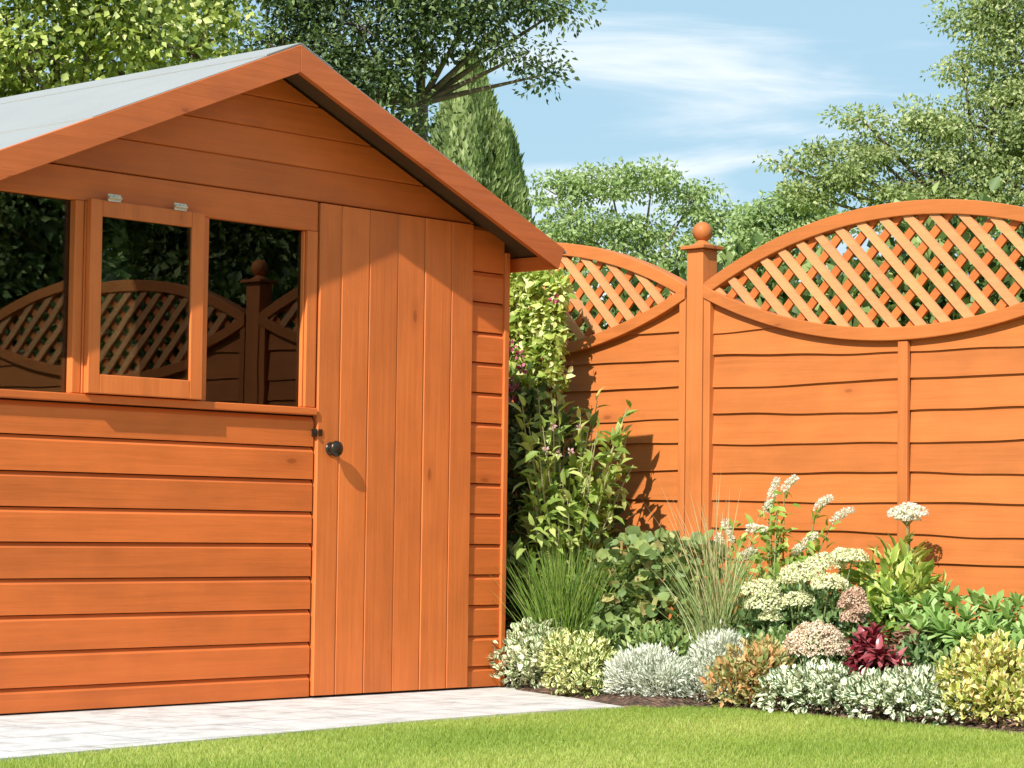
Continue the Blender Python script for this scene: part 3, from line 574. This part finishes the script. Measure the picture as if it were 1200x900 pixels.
# santolina
LM_san=leafmat('silver_grey_leaf',(.52,.56,.46),(.74,.77,.66),(.86,.88,.80),trans=.15,rough=.7)
def santolina(base,lumps,label,n):
    return shrub('silver_shrub',base,lumps,label,'shrub',LM_san,n,.020,.3,'d',.72,up=.8,out=1,group='silver leaved cushions',rnd=.5,stem=PALESTEM)
santolina((-.10,-.73,0),[((0,0,.08),(.12,.12,.085)),((0,.08,.05),(.08,.08,.06)),((-.02,-.09,.07),(.09,.09,.075))],'low silver white feathery cushion beside the yellow variegated shrub',6500)
santolina((.00,-.95,0),[((0,0,.12),(.10,.10,.10)),((0,-.05,.08),(.09,.09,.09)),((-.03,.03,.05),(.11,.11,.07))],'taller silver white feathery cushion at the foot of the tall grass',6500)
# orange tipped mound
LM_org=leafmat('orange_tipped_leaf',(.24,.30,.10),(.52,.46,.20),(.80,.36,.16),trans=.25)
shrub('orange_tipped_shrub',(-.05,-1.12,0),[((0,.0,.10),(.10,.10,.11)),((-.04,.07,.06),(.07,.06,.07)),((0,-.05,.10),(.08,.08,.09))],'small shrub with orange and green tips beside the silver cushion','shrub',LM_org,1300,.026,.5,up=.7)
# yellow variegated bush on the right, with red patches
LM_yv=leafmat('yellow_variegated_leaf',(.28,.34,.06),(.60,.60,.14),(.76,.42,.16),edge=(.88,.86,.48),edge_at=.55,trans=.22)
shrub('yellow_leaved_shrub',(-.03,-2.0,0),[((.0,.0,.13),(.12,.12,.11)),((.0,.08,.12),(.10,.09,.11)),((-.05,-.08,.07),(.10,.1,.08)),((-.02,.05,.06),(.1,.1,.07))],'yellow and cream leaved shrub with red tints at the right end of the bed','shrub',LM_yv,1700,.032,.55,up=.4)
# dark grass tuft
LM_gr=leafmat('dark_grass_blade',(.10,.20,.03),(.19,.31,.05),(.34,.42,.11),trans=.25)
def tuft(name,base,n,H,lean,label,mat,wd,jit=.05,cat='ornamental grass',bias=(0,0),curve=.7):
    root=empty(name,base,label,cat,'grass clumps in the bed'); P=np.stack([rng.normal(0,jit,n),rng.normal(0,jit,n),np.zeros(n)-.01],-1)
    ln=np.stack([rng.normal(bias[0],lean,n),rng.normal(bias[1],lean,n),np.zeros(n)],-1)+P*[2.5,2.5,0]
    blades('grass_blades',P,rng.uniform(H*.55,H*1.02,n),np.full(n,wd),ln,mat,root,seg=6,curve=curve); return root
tuft('grass_clump',(.16,-.14,.03),900,.50,.20,'dense dark green grass tuft between the shed corner and round leaved shrub',LM_gr,.0042,.035)
LM_gr2=leafmat('pale_grass_blade',(.20,.30,.09),(.36,.44,.17),(.58,.60,.32),trans=.25)
tallg=tuft('grass_clump',(.26,-.74,.02),300,.60,.24,'tall pale arching grass in front of the fence post',LM_gr2,.0045,.03,curve=.9)
LM_straw=leafmat('straw_stalk',(.42,.34,.16),(.55,.46,.25),(.66,.56,.34),trans=.15)
P=np.stack([rng.normal(0,.02,46),rng.normal(0,.02,46),np.zeros(46)],-1); ln=np.stack([rng.normal(0,.12,46),rng.normal(.09,.15,46),np.zeros(46)],-1)
blades('seed_stalks',P,rng.uniform(.6,.76,46),np.full(46,.0035),ln,LM_straw,tallg,seg=6,curve=.8)
# round leaved shrub (heuchera like)
LM_rd=leafmat('round_dusky_leaf',(.16,.24,.08),(.33,.42,.14),(.66,.38,.20),trans=.22)
shrub('round_leaved_shrub',(.36,-.36,0),[((0,.0,.38),(.16,.17,.18)),((-.05,-.1,.25),(.15,.16,.18)),((0,.12,.3),(.14,.12,.16)),((-.1,0,.13),(.14,.2,.13)),((0,-.2,.40),(.1,.1,.13))],'bushy shrub with rounded green and rust tinted leaves left of tall grass','shrub',LM_rd,1500,.042,1.0,'r',.45,up=.3,rnd=.6,tb=-.18)
# weigela-like arching shrub
LM_we=leafmat('lance_leaf',(.14,.24,.04),(.36,.48,.10),(.62,.68,.24),trans=.4)
FL_pk=leafmat('pink_petal',(.66,.34,.40),(.80,.55,.58),(.88,.76,.72),trans=.3)
def arching(name,base,label,stems,mat,lsize,nl,ratio=.42,stemmat=PALESTEM,flowers=None,cat='shrub',group=None):
    root=empty(name,base,label,cat,group); st=MB(); P=[];D=[];base=np.array(base,float); ends=[]
    for tip_,bend in stems:
        t_=np.array(tip_)-base; p0=rng.normal(0,.03,3)*[1,1,0]; p1=p0+(t_-p0)*.5+np.array([0,0,bend]); pts=[]
        for k in range(9):
            s_=k/8; pts.append((1-s_)**2*p0+2*s_*(1-s_)*p1+s_*s_*t_)
        st.tube([tuple(q) for q in pts],np.linspace(.006,.0018,9),5); ends.append(t_)
        for j in range(nl):
            s_=.25+.75*(j+.5)/nl; q=(1-s_)**2*p0+2*s_*(1-s_)*p1+s_*s_*t_; tg=norm((2*(1-s_)*(p1-p0)+2*s_*(t_-p1))); sd_=rnd_dir(1)[0]
            P.append(q+rng.normal(0,.012,3)); D.append(norm(sd_*.9+tg*.6+np.array([0,0,-.15])))
    P=np.array(P);D=np.array(D); n=len(P)
    st.build('stems',stemmat,root); leaves('foliage',P,D,norm(np.array([[-.35,-.2,1.]])+rnd_dir(n)*.5),rng.uniform(.6,1.2,n)*lsize,ratio,'o',mat,root)
    if flowers:
        for e in flowers:
            e=np.array(e)-base; m=12; d=norm(rnd_dir(m)+np.array([-.3,-.3,.3])); leaves('flower_head',e+d*.006,d,rnd_dir(m),rng.uniform(.009,.016,m),.7,'o',FL_pk,root)
    return root
X=.6
def tipat(px_,py_,X_): return tuple(WX(px_,py_,X_))
stems=[(tipat(x_,y_,X_),b_) for x_,y_,X_,b_ in [(735,478,.62,.10),(742,545,.60,.12),(700,470,.68,.12),(720,520,.5,.1),(690,500,.55,.1),(655,500,.6,.08),(620,520,.5,.05),(640,560,.45,.05),(670,540,.5,.08),(705,580,.5,.08),(600,560,.55,.05),(660,470,.66,.08),(690,550,.62,.08),(640,480,.7,.05),(610,600,.4,.04),(680,600,.42,.05),(715,600,.5,.06),(695,520,.40,.1),(715,545,.42,.1),(680,485,.45,.1),(660,550,.3,.08),(640,530,.3,.06),(690,590,.35,.06),(625,580,.3,.05),(700,505,.36,.1),(725,500,.5,.1),(665,585,.28,.05),(655,480,.4,.08),(628,460,.7,.05),(620,500,.22,.06),(632,530,.18,.05),(618,560,.18,.05),(640,590,.16,.05),(625,610,.15,.04),(615,640,.12,.03),(648,470,.3,.08),(636,500,.25,.06),(612,475,.3,.05),(655,620,.2,.04),(630,455,.4,.06),(650,610,.4,.04),(735,510,.66,.08),(672,575,.6,.06),(720,560,.62,.08)]]
arching('flowering_shrub',(.55,.20,.02),'arching shrub of pointed light green leaves with pink blooms by shed corner',stems,LM_we,.070,34,.40,flowers=[tipat(x_,y_,X_) for x_,y_,X_ in [(647,500,.30),(678,502,.34),(655,532,.28),(640,528,.28),(668,530,.30)]])
# climber on the fence top-left
LM_cl=leafmat('climber_leaf',(.20,.32,.05),(.60,.68,.18),(.86,.86,.46),trans=.35)
FL_mg=leafmat('magenta_petal',(.30,.03,.10),(.45,.06,.16),(.6,.2,.3),trans=.3)
b=WX(632,640,.66); lum=[]
for x_,y_,rx,ry in [(615,325,22,22),(640,330,18,16),(612,360,22,24),(640,375,20,26),(615,400,22,22),(640,415,20,22),(612,435,20,20),(600,380,15,60),(648,395,14,18),(655,345,14,16),(625,460,24,20),(650,440,14,14),(605,490,16,20)]:
    p=WX(x_,y_,.66); s_=1/302; lum.append(((p.x-b.x,p.y-b.y,p.z),(rx*s_*.9,rx*s_*1.2,ry*s_)))
cl=shrub('climbing_plant',(b.x,b.y,0),lum,'yellow green climber piled on the lattice behind the shed corner','climbing plant',LM_cl,3000,.038,.62,'o',.4,up=-.05,rnd=.8,nst=14)
for x_,y_ in [(600,405),(612,432),(604,455),(596,448),(650,350),(608,415),(600,470)]:
    p=WX(x_,y_,.55); e=np.array([p.x-b.x,p.y-b.y,p.z]); m=14; d=rnd_dir(m); leaves('flower_head',e+d*.008,d,rnd_dir(m),rng.uniform(.014,.024,m),.6,'o',FL_mg,cl)
# dark evergreen filler behind
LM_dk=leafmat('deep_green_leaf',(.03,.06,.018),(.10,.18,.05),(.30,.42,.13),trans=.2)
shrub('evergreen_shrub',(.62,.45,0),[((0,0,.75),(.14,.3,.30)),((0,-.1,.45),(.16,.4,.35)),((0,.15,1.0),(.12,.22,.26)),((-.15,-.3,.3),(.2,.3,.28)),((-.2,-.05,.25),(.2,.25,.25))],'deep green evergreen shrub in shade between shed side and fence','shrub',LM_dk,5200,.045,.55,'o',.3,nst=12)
# white spike plant
LM_sp=leafmat('fresh_green_leaf',(.16,.28,.04),(.32,.46,.09),(.54,.62,.20),trans=.35)
FL_w=leafmat('white_petal',(.80,.80,.76),(.88,.88,.86),(.93,.93,.92),trans=.4,rough=.7)
spk=[(905,585,.5,'a',(901,560+25)),]
spikes=[((903,586),(911,562)),((919,574),(933,560)),((957,597),(973,583)),((976,611),(999,597)),((899,597),(903,590)),((876,620),(900,622)),((940,640),(958,627)),((930,650),(940,641)),((850,612),(858,633)),((842,628),(848,650)),((868,655),(884,645))]
bs_=(.45,-.86,.02); stp=[(tuple(WX(a[0],a[1],.48)),.06) for a,b2 in spikes]+[(tipat(x_,y_,.45),.05) for x_,y_ in [(905,640),(925,655),(945,660),(890,660),(915,615),(910,600),(960,650)]]
sp=arching('white_spike_plant',bs_,'tall plant with drooping white flower spikes in front of the fence',stp,LM_sp,.050,30,.45,stemmat=STEM)
for (a,b2) in spikes:
    A=np.array(WX(a[0],a[1],.48))-np.array(bs_); B=np.array(WX(b2[0],b2[1],.47))-np.array(bs_); m=330; t_=rng.random(m); mid=(A+B)/2+np.array([0,0,.012])
    c_=((1-t_)**2)[:,None]*A+(2*t_*(1-t_))[:,None]*mid+(t_**2)[:,None]*B; r_=(.0155*(1-.55*t_**2))[:,None]; d=rnd_dir(m)
    leaves('flower_spike',c_+d*r_*.6,d,rnd_dir(m),rng.uniform(.007,.012,m),.6,'d',FL_w,sp)
# sedum with cream heads
def flowerhead(parent,c,rx,rz,mat,n,name='flower_head',ls=.0075):
    """domed head of tiny florets; c in parent coordinates"""
    d=rnd_dir(n); d[:,2]=np.abs(d[:,2])*1.0-.12; d=norm(d); lump=1+.08*np.sin(d[:,0]*9+c[0]*50)*np.sin(d[:,1]*9+c[1]*40)
    P=np.array(c)+d*[rx,rx,rz]*lump[:,None]*(.86+.14*rng.random(n))[:,None]
    return leaves(name,P,norm(d*.5+rnd_dir(n)*.8),norm(d+rnd_dir(n)*.4),rng.uniform(.7,1.3,n)*ls,.9,'d',mat,parent)
LM_sd=leafmat('fleshy_leaf',(.09,.17,.06),(.20,.31,.12),(.38,.48,.22),trans=.2)
FL_cr=leafmat('cream_floret',(.60,.64,.34),(.80,.80,.50),(.88,.86,.66),trans=.15,rough=.7)
FL_pkc=leafmat('pink_cream_floret',(.66,.46,.36),(.82,.66,.50),(.86,.78,.60),trans=.15,rough=.7)
FL_pb=leafmat('dusky_pink_floret',(.48,.28,.20),(.66,.46,.34),(.76,.60,.46),trans=.15,rough=.7)
sb=(.32,-1.05,.0); sed=shrub('flowering_sedum',sb,[((0,0,.26),(.15,.16,.14)),((-.05,.1,.2),(.12,.12,.14)),((0,-.13,.25),(.11,.11,.13)),((-.12,0,.12),(.1,.2,.1))],'bushy plant carrying several domed cream flower heads','flowering plant',LM_sd,1300,.034,.6,'o',.4,up=.5,group='dome flowered plants')
for x_,y_,rx in [(968,659,17),(940,672,19),(972,682,15),(892,690,17),(898,706,18),(936,702,14),(925,676,10),(903,720,10),(1000,650,12),(988,648,11)]:
    p=WX(x_,y_,.20 if y_>665 else .3); st=MB(); q=np.array(p)-np.array(sb); st.tube([(q[0]*.4,q[1]*.4,.05),tuple(q)],[.004,.003],5); st.build('flower_stem',STEM,sed)
    flowerhead(sed,(q[0],q[1],q[2]-.014),rx/362*1.4,rx/362*.95,FL_cr,int(rx*55))
sb=(.10,-1.27,.0); pk=shrub('flowering_sedum',sb,[((0,0,.13),(.07,.09,.07))],'broad pale pink and cream flower dome above white edged leaves','flowering plant',LM_sd,160,.03,.6,'o',.4,group='dome flowered plants')
p=WX(957,755,.08); q=np.array(p)-np.array(sb); flowerhead(pk,(q[0],q[1],q[2]-.02),.10,.09,FL_pkc,3400)
sb=(.22,-1.34,.0); pk=shrub('flowering_sedum',sb,[((0,0,.22),(.05,.06,.1))],'upright dusky pink flower cluster left of the glossy pointed leaves','flowering plant',LM_sd,180,.03,.6,'o',.4,group='dome flowered plants')
for x_,y_,rx in [(1000,700,15),(992,706,10),(1008,712,11),(999,722,14),(1003,692,9)]:
    p=WX(x_,y_,.18); q=np.array(p)-np.array(sb); flowerhead(pk,(q[0],q[1],q[2]-.012),rx/370,rx/370*.9,FL_pb,rx*45)
# aucuba-like
LM_au=leafmat('glossy_pointed_leaf',(.16,.28,.05),(.40,.52,.10),(.66,.70,.20),edge=(.84,.84,.34),edge_at=.72,trans=.25,rough=.3,spec=.5)
au=(.44,-1.31,0); shrub('pointed_leaf_shrub',au,[((0,0,.36),(.11,.12,.13)),((0,-.06,.28),(.12,.12,.14)),((0,.05,.22),(.12,.13,.14))],'glossy yellow green shrub with long pointed leaves before the fence batten','shrub',LM_au,560,.075,.40,'o',.4,up=.35,rnd=.5)
# white flat head on stalk
wb=(.62,-1.29,0); wh=empty('white_flower_plant',wb,'single white flower cluster on a leafy stalk against the fence batten','flowering plant')
q=np.array(WX(1063,606,.6))-np.array(wb); st=MB(); st.tube([(.0,.02,0),(q[0]*.6,q[1]*.6,q[2]*.5),tuple(q)],[.006,.005,.004],6)
for k in range(6): a_=k*1.05; st.tube([tuple(q-np.array([0,0,.03])),tuple(q+np.array([.028*math.cos(a_),.034*math.sin(a_),.006]))],[.0025,.0018],4)
st.build('stem',STEM,wh)
for dx_,dz,rx in [(-11,1,11),(1,-3,12),(13,0,11),(5,6,10),(-4,5,10)]:
    p=np.array(WX(1063+dx_,600+dz,.6))-np.array(wb); flowerhead(wh,tuple(p-np.array([0,0,.008])),rx/350,rx/350*.9,FL_w,rx*34)
P=[];Dd=[]
for k in range(22):
    t_=.35+.55*k/22; p=np.array([q[0]*t_,q[1]*t_,q[2]*t_]); P.append(p); a_=k*2.4; Dd.append((math.cos(a_),math.sin(a_),.5))
leaves('foliage',np.array(P),np.array(Dd),np.array([[0,0,1.]]*22)+rnd_dir(22)*.3,.055,.45,'o',leafmat('green_oval_leaf',(.08,.16,.04),(.14,.25,.07),(.28,.38,.14)),wh)
# whorled rosettes
LM_ro=leafmat('whorled_leaf',(.13,.25,.06),(.29,.46,.13),(.52,.67,.28),trans=.25,rough=.35,spec=.4)
def rosettes(base,pts,label,mat=LM_ro,ls=.066,nl=12,group='whorled leaf plants',cat='leafy plant',name='whorled_leaf_plant',kind='s',ratio=.34,low=.35):
    root=empty(name,base,label,cat,group); st=MB(); P=[];D=[]
    for p in pts:
        q=np.array(p)-np.array(base); st.tube([(q[0]*.5,q[1]*.5,-.01),tuple(q)],[.004,.004],5)
        ax=norm(np.array([-.35,-.25,1.])+rng.normal(0,.35,3)); a0=rng.random()*6
        e1=norm(np.cross(ax,[0,1,.3])); e2=np.cross(ax,e1)
        for ring,(el_,cnt) in enumerate(((.35,nl),(.95,nl-4),(-.25,nl-3))):
            for k in range(cnt):
                a_=a0+ring*.4+2*math.pi*k/cnt; P.append(q-ax*.012*ring*0); D.append(norm((e1*math.cos(a_)+e2*math.sin(a_))*math.cos(el_)+ax*math.sin(el_)))
    P=np.array(P);D=np.array(D);n=len(P); st.build('stems',STEM,root); leaves('foliage',P,D,norm(np.array([[-.2,-.1,1.]])+rnd_dir(n)*.15),rng.uniform(.75,1.15,n)*ls,ratio,kind,mat,root); return root
def rp(lst): return [tuple(WX(x_,y_,X_)) for x_,y_,X_ in lst]
rosettes((.34,-1.42,0),rp([(1062,728,.24),(1085,712,.34),(1052,712,.34),(1078,740,.2),(1098,728,.26)]),'left clump of fresh green whorled leaves beside the pointed leaf shrub')
rosettes((.34,-1.66,0),rp([(1118,712,.34),(1132,728,.26),(1108,742,.2),(1145,712,.36),(1128,748,.18),(1105,700,.42)]),'middle clump of fresh green whorled leaves below the fence')
rosettes((.34,-1.92,0),rp([(1165,716,.34),(1182,728,.28),(1160,738,.22),(1192,712,.36),(1178,750,.18),(1200,745,.2),(1212,725,.26),(1150,752,.18),(1195,765,.14)]),'right clump of fresh green whorled leaves at the picture edge')
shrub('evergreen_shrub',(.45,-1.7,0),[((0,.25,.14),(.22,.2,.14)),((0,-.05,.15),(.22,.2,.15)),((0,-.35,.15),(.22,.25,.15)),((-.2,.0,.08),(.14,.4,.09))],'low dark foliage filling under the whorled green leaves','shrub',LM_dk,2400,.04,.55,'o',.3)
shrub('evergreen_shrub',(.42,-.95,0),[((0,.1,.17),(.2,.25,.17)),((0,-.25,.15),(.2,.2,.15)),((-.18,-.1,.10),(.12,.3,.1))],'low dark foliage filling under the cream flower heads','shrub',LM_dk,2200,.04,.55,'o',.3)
# red plant
LM_red=leafmat('dark_red_leaf',(.10,.008,.014),(.22,.018,.03),(.52,.15,.17),trans=.2,rough=.25,spec=.6)
rosettes((.10,-1.50,0),rp([(1022,762,.06),(1008,775,.04),(1040,782,.05),(1025,750,.1),(1048,796,.03),(995,792,.04),(1018,785,.02),(1032,770,.0),(1050,782,.04),(1012,758,.08)]),'glossy dark red rosette plant in the middle of the front row',LM_red,.068,10,None,'leafy plant','red_leaved_plant','o',.42)
LM_r2=leafmat('rusty_leaf',(.18,.09,.05),(.36,.17,.12),(.50,.34,.26),trans=.2)
rosettes((.22,-1.56,0),rp([(1062,745,.18),(1072,752,.17),(1055,756,.18)]),'small rusty red rosette plant tucked behind the dark red plant',LM_r2,.050,9,None,'leafy plant','rust_leaved_plant','o',.4)
shrub('evergreen_shrub',(.18,-1.62,0),[((0,0,.13),(.08,.1,.1))],'small grey green bush between the red plant and yellow leaved shrub','shrub',LM_sd,420,.035,.5,'o',.4)
# stray white bloom

LM_fill=leafmat('small_green_leaf',(.10,.18,.05),(.24,.36,.10),(.48,.56,.22),trans=.3)
for lx,ly,sx,lab in ((.10,-.62,.12,'loose green low plant between the yellow variegated shrub and silver cushion'),(.12,-1.16,.13,'loose green low plant behind the orange tipped shrub'),(.16,-1.80,.14,'loose green low plant between the red plant and the yellow leaved shrub'),(.16,-.28,.12,'loose green low plant behind the cushions at the shed corner')):
    shrub('low_leafy_plant',(lx,ly,0),[((0,0,.10),(sx,sx,.13)),((.03,.06,.14),(sx*.6,sx*.7,.10)),((-.02,-.07,.12),(sx*.7,sx*.6,.10))],lab,'leafy plant',LM_fill,620,.032,.42,'o',.4,up=.7,group='loose green fillers in the bed',rnd=.7)
